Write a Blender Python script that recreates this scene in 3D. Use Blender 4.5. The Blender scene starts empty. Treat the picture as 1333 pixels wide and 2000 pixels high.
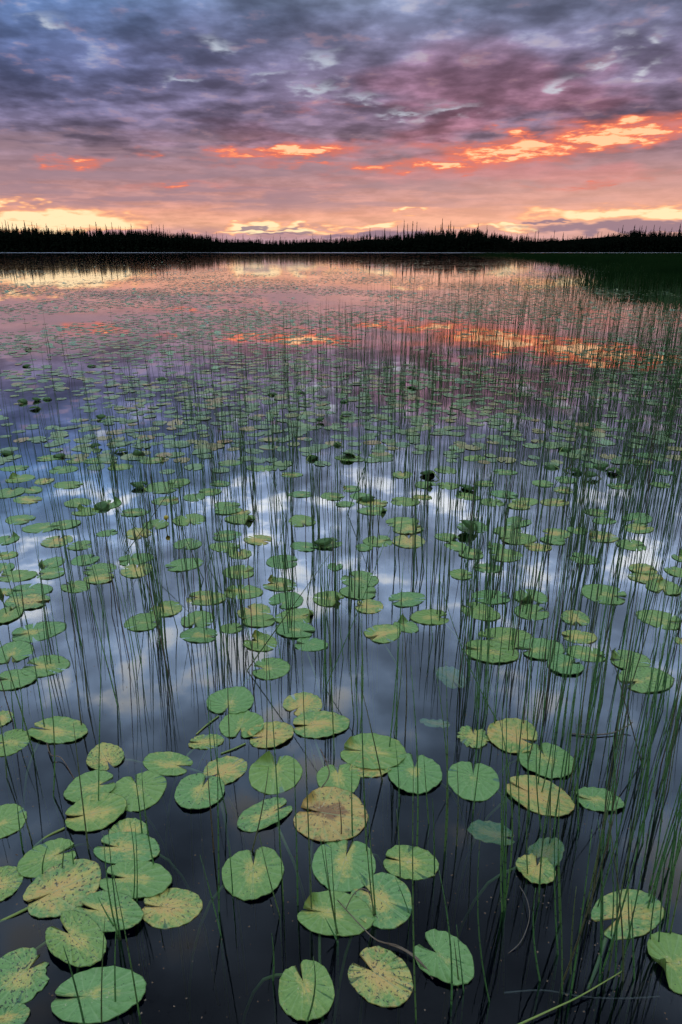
import bpy, math, random
import numpy as np
from mathutils import Vector

R = math.radians
rng = random.Random(7)
nrg = np.random.default_rng(11)
scene = bpy.context.scene
COL = scene.collection

# ------------------------------------------------------------------ camera
H, FPX, CX, CY, YH = 1.6, 1333.0, 666.5, 1000.0, 487.0
PITCH = math.atan((CY - YH) / FPX)
cam_d = bpy.data.cameras.new('camera')
cam_d.sensor_fit = 'VERTICAL'; cam_d.sensor_height = 36.0; cam_d.lens = 24.0
cam_d.clip_start = 0.05; cam_d.clip_end = 5000
cam = bpy.data.objects.new('camera', cam_d); COL.objects.link(cam)
cam.location = (0, 0, H); cam.rotation_euler = (math.pi / 2 - PITCH, 0, 0)
scene.camera = cam
_cp, _sp = math.cos(PITCH), math.sin(PITCH)

def ray(x, y):
    u, v = (x - CX) / FPX, (CY - y) / FPX
    return Vector((u, _cp + v * _sp, -_sp + v * _cp))
def ground(x, y, z=0.0):                      # photo pixel -> point on the water
    d = ray(x, y); t = (z - H) / d.z
    return Vector((d.x * t, d.y * t, z))
def at_depth(x, y, Y):                        # photo pixel -> point on the upright plane at distance Y
    d = ray(x, y); t = Y / d.y
    return Vector((d.x * t, Y, H + d.z * t))
def project(p):
    q = Vector(p) - Vector((0, 0, H))
    dz = q.y * _cp - q.z * _sp
    return CX + FPX * q.x / dz, CY - FPX * (q.y * _sp + q.z * _cp) / dz
def sky_angles(x, y):
    d = ray(x, y).normalized()
    return math.degrees(math.atan2(d.x, d.y)), math.degrees(math.asin(d.z))

# ------------------------------------------------------------------ node helper
class S:
    def __init__(self, nt, sock): self.nt, self.k = nt, sock
    def _m(self, op, *a):
        n = self.nt.nodes.new('ShaderNodeMath'); n.operation = op
        for i, x in enumerate((self,) + a):
            if isinstance(x, S): self.nt.links.new(x.k, n.inputs[i])
            else: n.inputs[i].default_value = x
        return S(self.nt, n.outputs[0])
    def __add__(s, o): return s._m('ADD', o)
    __radd__ = __add__
    def __mul__(s, o): return s._m('MULTIPLY', o)
    __rmul__ = __mul__
    def __sub__(s, o): return s._m('SUBTRACT', o)
    def __rsub__(s, o): return (s * -1.0) + o
    def __truediv__(s, o): return s._m('DIVIDE', o)
    def p(s, o): return s._m('POWER', o)
    def max(s, o): return s._m('MAXIMUM', o)
    def min(s, o): return s._m('MINIMUM', o)
    def sin(s): return s._m('SINE')
    def step(s, a, b, lo=0.0, hi=1.0):
        n = s.nt.nodes.new('ShaderNodeMapRange'); n.interpolation_type = 'SMOOTHSTEP'
        s.nt.links.new(s.k, n.inputs['Value'])
        n.inputs['From Min'].default_value = a; n.inputs['From Max'].default_value = b
        n.inputs['To Min'].default_value = lo; n.inputs['To Max'].default_value = hi
        return S(s.nt, n.outputs['Result'])
def comb(nt, x, y, z=0.0):
    n = nt.nodes.new('ShaderNodeCombineXYZ')
    for i, v in enumerate((x, y, z)):
        if isinstance(v, S): nt.links.new(v.k, n.inputs[i])
        else: n.inputs[i].default_value = v
    return S(nt, n.outputs[0])
def sep(nt, v):
    n = nt.nodes.new('ShaderNodeSeparateXYZ'); nt.links.new(v.k, n.inputs[0])
    return [S(nt, n.outputs[i]) for i in range(3)]
def noise(nt, vec, scale, detail=4, rough=0.55, dist=0.0, lac=2.0):
    n = nt.nodes.new('ShaderNodeTexNoise')
    nt.links.new(vec.k, n.inputs['Vector'])
    n.inputs['Scale'].default_value = scale; n.inputs['Detail'].default_value = detail
    n.inputs['Roughness'].default_value = rough; n.inputs['Distortion'].default_value = dist
    n.inputs['Lacunarity'].default_value = lac
    return S(nt, n.outputs['Fac'])
def noise2(nt, vec, scale, detail=4, rough=0.55, dist=0.0):
    r = noise(nt, vec, scale, detail, rough, dist); r.k.node.noise_dimensions = '2D'; return r
def mix(nt, f, a, b, mode='MIX'):
    n = nt.nodes.new('ShaderNodeMix'); n.data_type = 'RGBA'; n.blend_type = mode; n.clamp_factor = True
    for i, v in ((0, f), (6, a), (7, b)):
        if isinstance(v, S): nt.links.new(v.k, n.inputs[i])
        elif i == 0: n.inputs[i].default_value = v
        else: n.inputs[i].default_value = (*v, 1)
    return S(nt, n.outputs[2])
def ramp(nt, f, stops, interp='LINEAR'):
    n = nt.nodes.new('ShaderNodeValToRGB'); r = n.color_ramp; r.interpolation = interp
    nt.links.new(f.k, n.inputs[0])
    while len(r.elements) < len(stops): r.elements.new(0.5)
    for e, (pos, c) in zip(r.elements, stops):
        e.position = pos; e.color = (*c, 1)
    return S(nt, n.outputs[0])

# ------------------------------------------------------------------ world: dusk sky
SUN_AZ, SUN_EL = 21.0, 0.3
world = bpy.data.worlds.new('World'); scene.world = world; world.use_nodes = True
nt = world.node_tree; nt.nodes.clear()
tc = nt.nodes.new('ShaderNodeTexCoord')
dx, dy, dz = sep(nt, S(nt, tc.outputs['Generated']))
A = dx._m('ARCTAN2', dy) * 57.29578
E = dz._m('ARCSINE') * 57.29578
zc = dz.max(0.0) + 0.11
Px, Py = dx / zc, dy / zc                                  # flat cloud deck, seen in perspective
w1 = noise2(nt, comb(nt, A * 0.26, E * 1.0), 1.0, 3, 0.6) - 0.5
w2 = noise2(nt, comb(nt, A * 0.26 + 31.0, E * 1.0), 1.0, 3, 0.6) - 0.5
Aw = A + w1 * 9.0
Ew = E + w2 * 1.6
En = (Ew * 0.55 + E * 0.45) / 60.0
base = ramp(nt, En, [
    (0.000, (0.36, 0.25, 0.33)), (0.018, (0.56, 0.31, 0.32)), (0.030, (0.84, 0.42, 0.28)), (0.043, (0.80, 0.37, 0.26)),
    (0.055, (0.64, 0.315, 0.275)), (0.075, (0.48, 0.255, 0.255)), (0.100, (0.37, 0.22, 0.25)), (0.112, (0.285, 0.18, 0.22)), (0.128, (0.215, 0.145, 0.20)),
    (0.150, (0.20, 0.142, 0.212)), (0.200, (0.182, 0.155, 0.25)), (0.250, (0.16, 0.18, 0.29)), (0.275, (0.22, 0.27, 0.40)), (0.330, (0.30, 0.38, 0.55)),
    (0.440, (0.40, 0.54, 0.80)), (0.700, (0.50, 0.72, 1.06)), (1.000, (0.80, 1.00, 1.28))])
# the deck: lumps, thin places and pink undersides
n1 = noise2(nt, comb(nt, Px, Py), 2.7, 4, 0.50)
n2 = noise2(nt, comb(nt, Px + 7.3, Py + 2.1), 6.6, 4, 0.52)
n3 = noise2(nt, comb(nt, Px - 3.3, Py + 9.4), 1.3, 3, 0.5)
deck = Ew.step(5.4, 7.4)
lum = n1.step(0.34, 0.68, 0.66, 1.46) * n2.step(0.3, 0.72, 0.76, 1.28)
fil = noise2(nt, comb(nt, A * 0.33, E * 1.7 + 9.0), 1.0, 5, 0.60)
low = fil.step(0.28, 0.72, 0.84, 1.16)
lum = deck * (lum - low) + low
c = mix(nt, 1.0, base, comb(nt, lum, lum, lum), 'MULTIPLY')
left = A.step(4.0, -24.0) * E.step(3.0, 12.0) * E.step(26.0, 15.0)
c = mix(nt, left, c, mix(nt, 1.0, c, (0.58, 0.87, 1.10), 'MULTIPLY'))
mauve = noise2(nt, comb(nt, A * 0.10 + w2 * 0.8, E * 1.5 + w1 * 0.5 + 40.0), 1.0, 3, 0.55).step(0.38, 0.62) * E.step(2.2, 3.4) * E.step(8.5, 6.5) * A.step(22.0, -6.0, 0.35, 1.0)
c = mix(nt, mauve * 0.75, c, (0.34, 0.22, 0.26))
peach = A.step(-12.0, 22.0) * E.step(7.5, 1.8)
c = mix(nt, peach * 0.40, c, (1.0, 0.52, 0.35))
pink = n3.step(0.48, 0.64) * A.step(-22.0, 10.0) * E.step(3.0, 7.0) * E.step(17.0, 11.0)
c = mix(nt, pink * 0.5, c, mix(nt, 1.0, c, (1.9, 1.0, 0.9), 'MULTIPLY'))
pinkl = n2.step(0.58, 0.72) * E.step(5.0, 8.0) * E.step(20.0, 12.0)
c = mix(nt, pinkl * 0.35, c, (0.40, 0.23, 0.25))
# gaps in the deck, the clear sky behind them from the sky texture
sky = nt.nodes.new('ShaderNodeTexSky'); sky.sky_type = 'NISHITA'; sky.sun_disc = False
sky.sun_elevation = R(SUN_EL); sky.sun_rotation = R(SUN_AZ)
sky_s = S(nt, sky.outputs[0])
clear = mix(nt, 1.0, sky_s, (0.10, 0.10, 0.10), 'MULTIPLY')
clear = mix(nt, 0.75, clear, mix(nt, E.step(13.0, 22.0), (0.62, 0.69, 0.82), (1.55, 1.62, 1.68)))
gap = (n2 * 0.55 + n1 * 0.45).step(0.575, 0.70) * E.step(8.0, 13.0) * 0.42
gap = gap.max((n2 * 0.6 + n1 * 0.4).step(0.54, 0.66) * E.step(15.8, 19.0))
Ag, Eg = A + (n1 - 0.5) * 6.0 + w1 * 3.0, E + (n2 - 0.5) * 2.6
def blob(a_, e_, a0, e0, wa, we, slope=0.0):                 # soft spot in angle space, 1 at its middle
    mp = nt.nodes.new('ShaderNodeMapping'); mp.vector_type = 'TEXTURE'
    mp.inputs['Location'].default_value = (a0, e0, 0); mp.inputs['Rotation'].default_value = (0, 0, math.atan(slope)); mp.inputs['Scale'].default_value = (wa, we, 1)
    nt.links.new(comb_cache(a_, e_).k, mp.inputs['Vector'])
    g = nt.nodes.new('ShaderNodeTexGradient'); g.gradient_type = 'SPHERICAL'; nt.links.new(mp.outputs[0], g.inputs[0])
    return S(nt, g.outputs['Fac'])
_cc = {}
def comb_cache(a_, e_):
    if (id(a_), id(e_)) not in _cc: _cc[(id(a_), id(e_))] = comb(nt, a_, e_)
    return _cc[(id(a_), id(e_))]
spots = [(412, 85, 1.5, .8), (640, 118, 1.4, 1.1), (620, 170, 2.1, .6), (548, 148, 2.4, .5), (1214, 72, 1.2, .8), (1293, 76, .9, .9), (1105, 163, 2.0, .6), (868, 214, 3.2, .7),
         (708, 192, 2.0, .6), (770, 222, 1.7, .5), (1180, 118, 2.2, .5), (1290, 130, 1.0, .6), (345, 152, 2.2, .45), (95, 40, 1.6, .5)]
gs = None
for (px, py, wa, we) in spots:
    m = blob(Ag, Eg, *sky_angles(px, py), wa, we); gs = m if gs is None else gs.max(m)
gap = gap.max((gs * n2.step(0.30, 0.66, 0.25, 1.25)).step(0.0, 1.25))
c = mix(nt, gap * 0.88, c, clear)
# fire-lit streaks under the deck's far edge
def streaks(lst, ke):
    out = None
    for x0, y0, x1, y1, we, amp in lst:
        a0, e0 = sky_angles(x0, y0); a1, e1 = sky_angles(x1, y1)
        m = blob(Aw, Ew, (a0 + a1) / 2, (e0 + e1) / 2, abs(a1 - a0) / 2 * 1.35, we * ke, (e1 - e0) / (a1 - a0)) * (amp * 1.45)
        out = m if out is None else out.max(m)
    return out
hot = streaks([(850, 306, 1520, 222, .72, 1.5), (800, 296, 1150, 304, .55, 1.3), (670, 327, 1020, 318, .36, 1.1), (415, 299, 735, 289, .46, 1.25),
          (1085, 246, 1440, 238, .55, 1.15), (960, 258, 1060, 254, .30, .85), (105, 322, 225, 314, .36, .85), (240, 300, 315, 296, .3, .66),
          (560, 212, 690, 206, .3, .42), (235, 372, 460, 348, .20, .55), (1020, 367, 1300, 357, .22, .55), (380, 320, 760, 318, .18, .52)], 1.7)
fil2 = noise2(nt, comb(nt, A * 0.42 + w2 * 2.0, E * 2.6 + w1 * 1.6), 1.0, 3, 0.55)
halo = hot.step(0.0, 1.3)
c = mix(nt, halo * 0.68, c, (0.78, 0.20, 0.13))
ht = (hot * fil.step(0.30, 0.66, 0.32, 1.1) * fil2.step(0.25, 0.7, 0.62, 1.4)).step(0.22, 1.45)
hotc = ramp(nt, ht, [(0.0, (0.58, 0.12, 0.10)), (0.40, (0.85, 0.17, 0.10)), (0.74, (1.05, 0.28, 0.13)), (0.95, (1.12, 0.48, 0.23)), (1.0, (1.15, 0.62, 0.34))])
c = mix(nt, ht.step(0.0, 0.95), c, hotc)
glow = streaks([(-160, 431, 300, 433, .66, 1.2), (980, 418, 1500, 412, .45, .95), (1180, 417, 1500, 412, .36, 1.2), (430, 443, 590, 440, .33, 1.15),
          (330, 452, 720, 452, .22, .8), (610, 441, 830, 437, .20, .9), (740, 417, 830, 411, .16, .75), (-60, 396, 60, 396, .22, .8), (880, 443, 1120, 441, .2, .9)], 1.7)
gt = (glow * fil.step(0.25, 0.6, 0.55, 1.15)).step(0.20, 1.05)
glc = ramp(nt, gt, [(0.0, (0.85, 0.33, 0.20)), (0.45, (1.0, 0.47, 0.25)), (0.8, (1.08, 0.64, 0.34)), (1.0, (1.12, 0.82, 0.48))])
c = mix(nt, gt.step(0.0, 0.62), c, glc)
# low mauve banks over the tree line
bank = streaks([(1000, 447, 1600, 441, .38, 1.2), (600, 462, 900, 460, .35, .95), (420, 449, 600, 446, .13, .9), (1010, 432, 1130, 432, .10, .9), (480, 457, 640, 455, .12, .8)], 1.7)
c = mix(nt, bank.step(0.35, 0.9) * 0.85, c, (0.27, 0.185, 0.245))
c = mix(nt, 1.0, c, (10.0, 10.0, 10.0), 'MULTIPLY')
world.cycles.sampling_method = 'MANUAL'; world.cycles.sample_map_resolution = 512
bg = nt.nodes.new('ShaderNodeBackground'); bg.inputs['Strength'].default_value = 0.1
nt.links.new(c.k, bg.inputs['Color'])
wo = nt.nodes.new('ShaderNodeOutputWorld'); nt.links.new(bg.outputs[0], wo.inputs['Surface'])

sun_d = bpy.data.lights.new('sun', 'SUN'); sun_d.energy = 0.5; sun_d.angle = R(1); sun_d.color = (1.0, 0.55, 0.3)
sun = bpy.data.objects.new('sun', sun_d); COL.objects.link(sun)
_sd = Vector((math.sin(R(SUN_AZ)) * math.cos(R(SUN_EL)), math.cos(R(SUN_AZ)) * math.cos(R(SUN_EL)), math.sin(R(SUN_EL))))
sun.rotation_euler = (-_sd).to_track_quat('-Z', 'Y').to_euler()

scene.view_settings.view_transform = 'Standard'; scene.view_settings.look = 'None'
scene.view_settings.exposure = 0.06; scene.view_settings.gamma = 1.0; scene.view_settings.use_curve_mapping = False
scene.render.engine = 'CYCLES'
scene.cycles.max_bounces = 5; scene.cycles.diffuse_bounces = 2; scene.cycles.glossy_bounces = 3; scene.cycles.transparent_max_bounces = 10
scene.cycles.use_adaptive_sampling = True; scene.cycles.adaptive_threshold = 0.03
scene.cycles.caustics_reflective = False; scene.cycles.caustics_refractive = False

# ------------------------------------------------------------------ object helpers
def link(name, me, mat=None, parent=None, loc=None):
    o = bpy.data.objects.new(name, me); COL.objects.link(o)
    if mat and not me.materials: me.materials.append(mat)
    if parent: o.parent = parent
    if loc is not None: o.location = loc
    return o
def empty(name, loc, rz=0.0, scale=(1, 1, 1)):
    o = bpy.data.objects.new(name, None); COL.objects.link(o)
    o.empty_display_size = 0.05; o.location = loc; o.rotation_euler = (0, 0, rz); o.scale = scale
    return o
def tag(o, label=None, cat=None, group=None, kind=None):
    if label: o['label'] = label
    if cat: o['category'] = cat
    if group: o['group'] = group
    if kind: o['kind'] = kind
    return o
def mesh(name, v, f, smooth=True):
    m = bpy.data.meshes.new(name); m.from_pydata([tuple(map(float, p)) for p in v], [], f)
    if smooth: m.polygons.foreach_set('use_smooth', [True] * len(m.polygons))
    m.update(); return m
def mesh_np(name, v, f, smooth=False):                      # many faces of one size, from arrays
    v = np.asarray(v, np.float32); f = np.asarray(f, np.int32); k = f.shape[1]
    m = bpy.data.meshes.new(name)
    m.vertices.add(len(v)); m.vertices.foreach_set('co', v.ravel())
    m.loops.add(f.size); m.loops.foreach_set('vertex_index', f.ravel())
    m.polygons.add(len(f)); m.polygons.foreach_set('loop_start', np.arange(0, f.size, k, dtype=np.int32))
    if smooth: m.polygons.foreach_set('use_smooth', np.ones(len(f), bool))
    m.update(calc_edges=True); m.validate(); return m
def material(name):
    m = bpy.data.materials.new(name); m.use_nodes = True
    n = m.node_tree; n.nodes.clear()
    out = n.nodes.new('ShaderNodeOutputMaterial')
    return m, n, out
def principled(n, out, color, rough=0.6, spec=0.4, normal=None):
    b = n.nodes.new('ShaderNodeBsdfPrincipled')
    for key, v in (('Base Color', color), ('Roughness', rough), ('Specular IOR Level', spec)):
        if isinstance(v, S): n.links.new(v.k, b.inputs[key])
        else: b.inputs[key].default_value = (*v, 1) if isinstance(v, tuple) else v
    if normal: n.links.new(normal, b.inputs['Normal'])
    n.links.new(b.outputs[0], out.inputs['Surface'])
    return b
def bump(n, height, strength, dist):
    b = n.nodes.new('ShaderNodeBump'); b.inputs['Strength'].default_value = strength; b.inputs['Distance'].default_value = dist
    n.links.new(height.k, b.inputs['Height']); return b.outputs[0]
def position(n):
    return S(n, n.nodes.new('ShaderNodeNewGeometry').outputs['Position'])
def island(n):
    return S(n, n.nodes.new('ShaderNodeNewGeometry').outputs['Random Per Island'])
def objinfo(n):
    return n.nodes.new('ShaderNodeObjectInfo')
def tube(pts, radii, sides=5):
    v, f = [], []
    k = len(pts)
    for i, (p, r) in enumerate(zip(pts, radii)):
        t = (pts[min(i + 1, k - 1)] - pts[max(i - 1, 0)]).normalized()
        a = t.cross(Vector((0.3, 1, 0.2))).normalized(); b = t.cross(a)
        for s in range(sides):
            th = 2 * math.pi * s / sides
            v.append(p + a * (r * math.cos(th)) + b * (r * math.sin(th)))
    for i in range(k - 1):
        for s in range(sides):
            s2 = (s + 1) % sides
            f.append((i * sides + s, i * sides + s2, (i + 1) * sides + s2, (i + 1) * sides + s))
    f.append(tuple(range(sides))[::-1]); f.append(tuple(range((k - 1) * sides, k * sides)))
    return v, f
def spline(pts, n):
    P_ = [pts[0]] + list(pts) + [pts[-1]]; out = []
    segs = len(pts) - 1
    for i in range(n):
        t = i / (n - 1) * segs; j = min(int(t), segs - 1); t -= j
        a, b, c_, d = P_[j:j + 4]
        out.append(0.5 * ((2 * b) + (c_ - a) * t + (2 * a - 5 * b + 4 * c_ - d) * t * t + (3 * b - a - 3 * c_ + d) * t ** 3))
    return out

ONES = 'zero one two three four five six seven eight nine ten eleven twelve thirteen fourteen fifteen sixteen seventeen eighteen nineteen'.split()
TENS = 'x x twenty thirty forty fifty sixty seventy eighty ninety'.split()
def in_words(n):
    if n < 0: return 'minus-' + in_words(-n)
    if n < 20: return ONES[n]
    if n >= 100: return 'a-hundred' + ('' if n == 100 else '-and-' + in_words(n - 100))
    return TENS[n // 10] + ('' if n % 10 == 0 else '-' + ONES[n % 10])
def tenth(v): return in_words(int(v)) + '-point-' + ONES[int(abs(v) * 10) % 10]
# ------------------------------------------------------------------ materials
def m_water():
    m, n, out = material('lake_water')
    px, py, pz = sep(n, position(n))
    xy = comb(n, px, py * 0.6, 0.0)
    far = py.step(8.0, 70.0)
    ruffle = py.step(315.0, 350.0) * (noise(n, comb(n, px * 0.02, py * 0.02, 0.0), 1.0, 3) .step(0.3, 0.5))
    h = noise(n, xy, 1.3, 3, 0.5)
    nb = bump(n, h, 0.03, 0.04)
    g = n.nodes.new('ShaderNodeBsdfGlossy'); g.inputs['Color'].default_value = (1, 1, 1, 1)
    rough = (far * 0.030 + 0.008).max(ruffle * 0.22)
    n.links.new(rough.k, g.inputs['Roughness']); n.links.new(nb, g.inputs['Normal'])
    tr = n.nodes.new('ShaderNodeBsdfTransparent'); tr.inputs['Color'].default_value = (0.62, 0.72, 0.76, 1)
    gm = n.nodes.new('ShaderNodeNewGeometry'); dt = n.nodes.new('ShaderNodeVectorMath'); dt.operation = 'DOT_PRODUCT'
    n.links.new(gm.outputs['Incoming'], dt.inputs[0]); n.links.new(gm.outputs['Normal'], dt.inputs[1])
    ca = S(n, dt.outputs['Value']); ca = ca.max(ca * -1.0)
    fac = ramp(n, ca, [(0, (0.97, 0.97, 0.97)), (0.05, (0.88, 0.88, 0.88)), (0.12, (0.86, 0.86, 0.86)), (0.2, (0.84, 0.84, 0.84)), (0.3, (0.76, 0.76, 0.76)), (0.38, (0.62, 0.62, 0.62)), (0.46, (0.44, 0.44, 0.44)), (0.54, (0.27, 0.27, 0.27)), (0.62, (0.135, 0.135, 0.135)), (0.7, (0.048, 0.048, 0.048)), (0.8, (0.017, 0.017, 0.017)), (1, (0.012, 0.012, 0.012))])
    mx = n.nodes.new('ShaderNodeMixShader'); n.links.new(fac.k, mx.inputs[0])
    n.links.new(tr.outputs[0], mx.inputs[1]); n.links.new(g.outputs[0], mx.inputs[2])
    n.links.new(mx.outputs[0], out.inputs['Surface'])
    ab = n.nodes.new('ShaderNodeVolumeAbsorption'); ab.inputs['Color'].default_value = (0.14, 0.40, 0.60, 1); ab.inputs['Density'].default_value = 4.0
    n.links.new(ab.outputs[0], out.inputs['Volume'])
    return m
def m_simple(name, c1, c2, scale, rough=0.9, spec=0.1):
    m, n, out = material(name)
    v = noise(n, position(n), scale, 4)
    principled(n, out, mix(n, v.step(0.3, 0.7), c1, c2), rough, spec)
    return m
def m_pad(name='lily_pad_skin', far=False, sunk=False):
    m, n, out = material(name)
    if far:
        k = island(n)
        col = ramp(n, k, [(0.0, (0.12, 0.20, 0.075)), (0.5, (0.18, 0.28, 0.10)), (0.75, (0.20, 0.30, 0.095)), (0.9, (0.31, 0.28, 0.085)), (1.0, (0.40, 0.26, 0.10))])
        v = noise(n, position(n), 14.0, 3)
        col = mix(n, 1.0, col, comb(n, v.step(0.2, 0.8, 0.75, 1.2), v.step(0.2, 0.8, 0.75, 1.2), v.step(0.2, 0.8, 0.75, 1.2)), 'MULTIPLY')
        principled(n, out, col, 0.30, 0.75)
        return m
    t = n.nodes.new('ShaderNodeTexCoord')
    ox, oy, oz = sep(n, S(n, t.outputs['Object']))
    oi = objinfo(n)
    rnd = S(n, oi.outputs['Random'])
    cr, cg, cb = sep(n, S(n, oi.outputs['Color']))
    V = comb(n, ox, oy, rnd * 60.0)
    big = noise(n, V, 1.9, 5, 0.62)
    fine = noise(n, V, 9.0, 5, 0.65)
    green = mix(n, fine.step(0.3, 0.7), (0.150, 0.265, 0.056), (0.215, 0.335, 0.085))
    green = mix(n, rnd, mix(n, 1.0, green, (0.78, 0.96, 1.15), 'MULTIPLY'), mix(n, 1.0, green, (1.10, 1.02, 0.85), 'MULTIPLY'))
    rad = (ox * ox * 1.6 + (oy + 0.12) * (oy + 0.12) * 0.8).p(0.5)
    centre = rad.step(0.85, 0.0)
    mid = ox.max(ox * -1.0).step(0.42, 0.0) * oy.step(1.0, 0.2)
    yel = (big * 0.86 + fine * 0.50 - 0.16 + centre * 0.20 + mid * 0.10 + cr * 0.50).step(0.82, 1.16)
    c1 = mix(n, yel * 0.92, green, (0.55, 0.43, 0.10))
    tan = (noise(n, V, 3.2, 5, 0.65) * 0.75 + fine * 0.28 + centre * 0.16 + cr * 0.26 + cg * 0.26).step(0.80, 1.02)
    c2 = mix(n, tan * 0.70, c1, (0.62, 0.34, 0.10))
    br = (noise(n, comb(n, ox, oy, rnd * 60.0 + 9.0), 2.4, 5, 0.62) * 0.8 + centre * 0.18 + cg * 0.52).step(0.86, 1.0)
    c3 = mix(n, br * 0.85, c2, (0.21, 0.085, 0.03))
    sp = (noise(n, comb(n, ox, oy, rnd * 60.0 + 20.0), 11.0, 4, 0.6) + cb * 0.11).step(0.672, 0.715)
    c4 = mix(n, sp * 0.9, c3, (0.022, 0.020, 0.014))
    lt = (noise(n, comb(n, ox, oy, rnd * 60.0 + 33.0), 13.0, 4, 0.6) + centre * 0.10).step(0.70, 0.74)
    c5 = mix(n, lt * 0.7, c4, (0.55, 0.47, 0.27))
    ang = ox._m('ARCTAN2', oy + 0.30)
    vein = (ang * 17.0 + fine * 1.5).sin().step(0.80, 1.0) * rad.step(0.0, 0.25)
    rib = ox.max(ox * -1.0).step(0.028, 0.008) * oy.step(-0.34, -0.26)
    c6 = mix(n, (vein * 0.26).max(rib * 0.42), c5, (0.32, 0.42, 0.18))
    hgt = (ang * 17.0 + fine * 1.5).sin() * rad.min(1.0) * 0.5 + fine * 0.7 - rib * 0.5
    principled(n, out, c6, fine.step(0.2, 0.8, 0.30, 0.48), 0.45, bump(n, hgt, 0.55, 0.004))
    return m
def m_stalk():
    m, n, out = material('lily_stalk_skin')
    v = noise(n, position(n), 9.0, 3)
    principled(n, out, mix(n, v.step(0.3, 0.7), (0.17, 0.25, 0.05), (0.26, 0.30, 0.07)), 0.5, 0.3)
    return m
def m_reed(name, far=False):
    m, n, out = material(name)
    pos = position(n); px, py, pz = sep(n, pos)
    k = island(n) if far else S(n, objinfo(n).outputs['Random'])
    base_c = ramp(n, k, [(0.0, (0.055, 0.155, 0.040)), (0.45, (0.080, 0.215, 0.052)), (0.75, (0.105, 0.220, 0.052)), (0.92, (0.095, 0.10, 0.040)), (1.0, (0.11, 0.07, 0.04))])
    if far: base_c = mix(n, 1.0, base_c, (0.62, 0.60, 0.62), 'MULTIPLY')  # distant stems darkened: their backlit shade is put into the colour
    v = noise(n, comb(n, px * 3.0, py * 3.0, pz * 9.0), 2.0, 4, 0.6)
    col = mix(n, v.step(0.58, 0.72), base_c, (0.060, 0.040, 0.025))
    node = ((pz * 115.0) + k * 40.0).sin().step(0.93, 0.99)
    col = mix(n, node * 0.75, col, (0.014, 0.012, 0.010))
    principled(n, out, col, 0.45, 0.35)
    return m
M_WATER = m_water()
M_BED = m_simple('lake_mud', (0.030, 0.056, 0.092), (0.045, 0.075, 0.115), 3.0)
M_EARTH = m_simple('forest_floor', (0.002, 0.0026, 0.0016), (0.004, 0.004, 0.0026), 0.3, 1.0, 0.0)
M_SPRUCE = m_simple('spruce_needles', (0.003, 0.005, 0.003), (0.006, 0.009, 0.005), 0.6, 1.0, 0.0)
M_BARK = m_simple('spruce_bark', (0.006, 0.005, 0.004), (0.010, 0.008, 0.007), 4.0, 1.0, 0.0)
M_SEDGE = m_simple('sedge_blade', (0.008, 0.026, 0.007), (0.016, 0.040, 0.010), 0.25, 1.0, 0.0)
M_PAD = m_pad(); M_PADFAR = m_pad('far_lily_pad_skin', far=True)
M_STALK = m_stalk()
M_CURL = m_simple('curled_leaf_shaded', (0.045, 0.105, 0.025), (0.075, 0.14, 0.035), 20.0, 0.5, 0.2)  # dark underside green, with the shade on lifted leaves put into the colour
M_REED = m_reed('reed_skin'); M_REEDFAR = m_reed('far_reed_shaded', True)
M_TWIG = m_simple('dead_stem', (0.10, 0.065, 0.04), (0.20, 0.15, 0.10), 14.0, 0.7, 0.2)
M_PALE = m_simple('pale_dead_stem', (0.12, 0.10, 0.075), (0.20, 0.17, 0.13), 12.0, 0.7, 0.2)
M_BUD = m_simple('bud_yellow', (0.45, 0.33, 0.03), (0.55, 0.42, 0.06), 30.0, 0.5, 0.3)

# ------------------------------------------------------------------ setting
SHORE = 402.0
# water: a closed body with its surface at z = 0
x0, x1, y0, y1, zb = -520.0, 520.0, -25.0, SHORE + 6, -1.1
v = [(x0, y0, 0), (x1, y0, 0), (x1, y1, 0), (x0, y1, 0), (x0, y0, zb), (x1, y0, zb), (x1, y1, zb), (x0, y1, zb)]
f = [(0, 1, 2, 3), (7, 6, 5, 4), (0, 4, 5, 1), (1, 5, 6, 2), (2, 6, 7, 3), (3, 7, 4, 0)]
tag(link('water', mesh('water', v, f, False), M_WATER), 'calm lake water mirroring the sunset clouds', kind='structure')
# bed, uneven mud
nx = 40
gx = np.sign(np.linspace(-1, 1, nx)) * np.abs(np.linspace(-1, 1, nx)) ** 3 * 515
gy = np.concatenate([np.linspace(-20, 8, 20), np.linspace(10, SHORE + 4, 20)])
X, Y = np.meshgrid(gx, gy)
Z = -0.80 + 0.06 * np.sin(X * 2.1) * np.cos(Y * 1.7)
v = np.stack([X.ravel(), Y.ravel(), Z.ravel()], 1)
idx = lambda i, j: j * nx + i
f = [(idx(i, j), idx(i + 1, j), idx(i + 1, j + 1), idx(i, j + 1)) for j in range(len(gy) - 1) for i in range(nx - 1)]
tag(link('lake_bed', mesh('lake_bed', v, f), M_BED), kind='structure')

# skyline of the far shore, read along the photograph: (x, top of the closed wood)
SKY = [(-700, 438), (-300, 439), (0, 441), (60, 443), (120, 447), (190, 446), (260, 447), (310, 450), (360, 453), (400, 459), (450, 465), (520, 468), (640, 465),
       (700, 460), (760, 457), (800, 455), (850, 446), (900, 447), (940, 448), (990, 457), (1050, 463), (1120, 462), (1170, 461), (1200, 453), (1230, 449),
       (1280, 449), (1333, 449), (1700, 446), (2100, 446)]
_sx, _sy = zip(*SKY)
def skyline(x): return float(np.interp(x, _sx, _sy))
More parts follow.
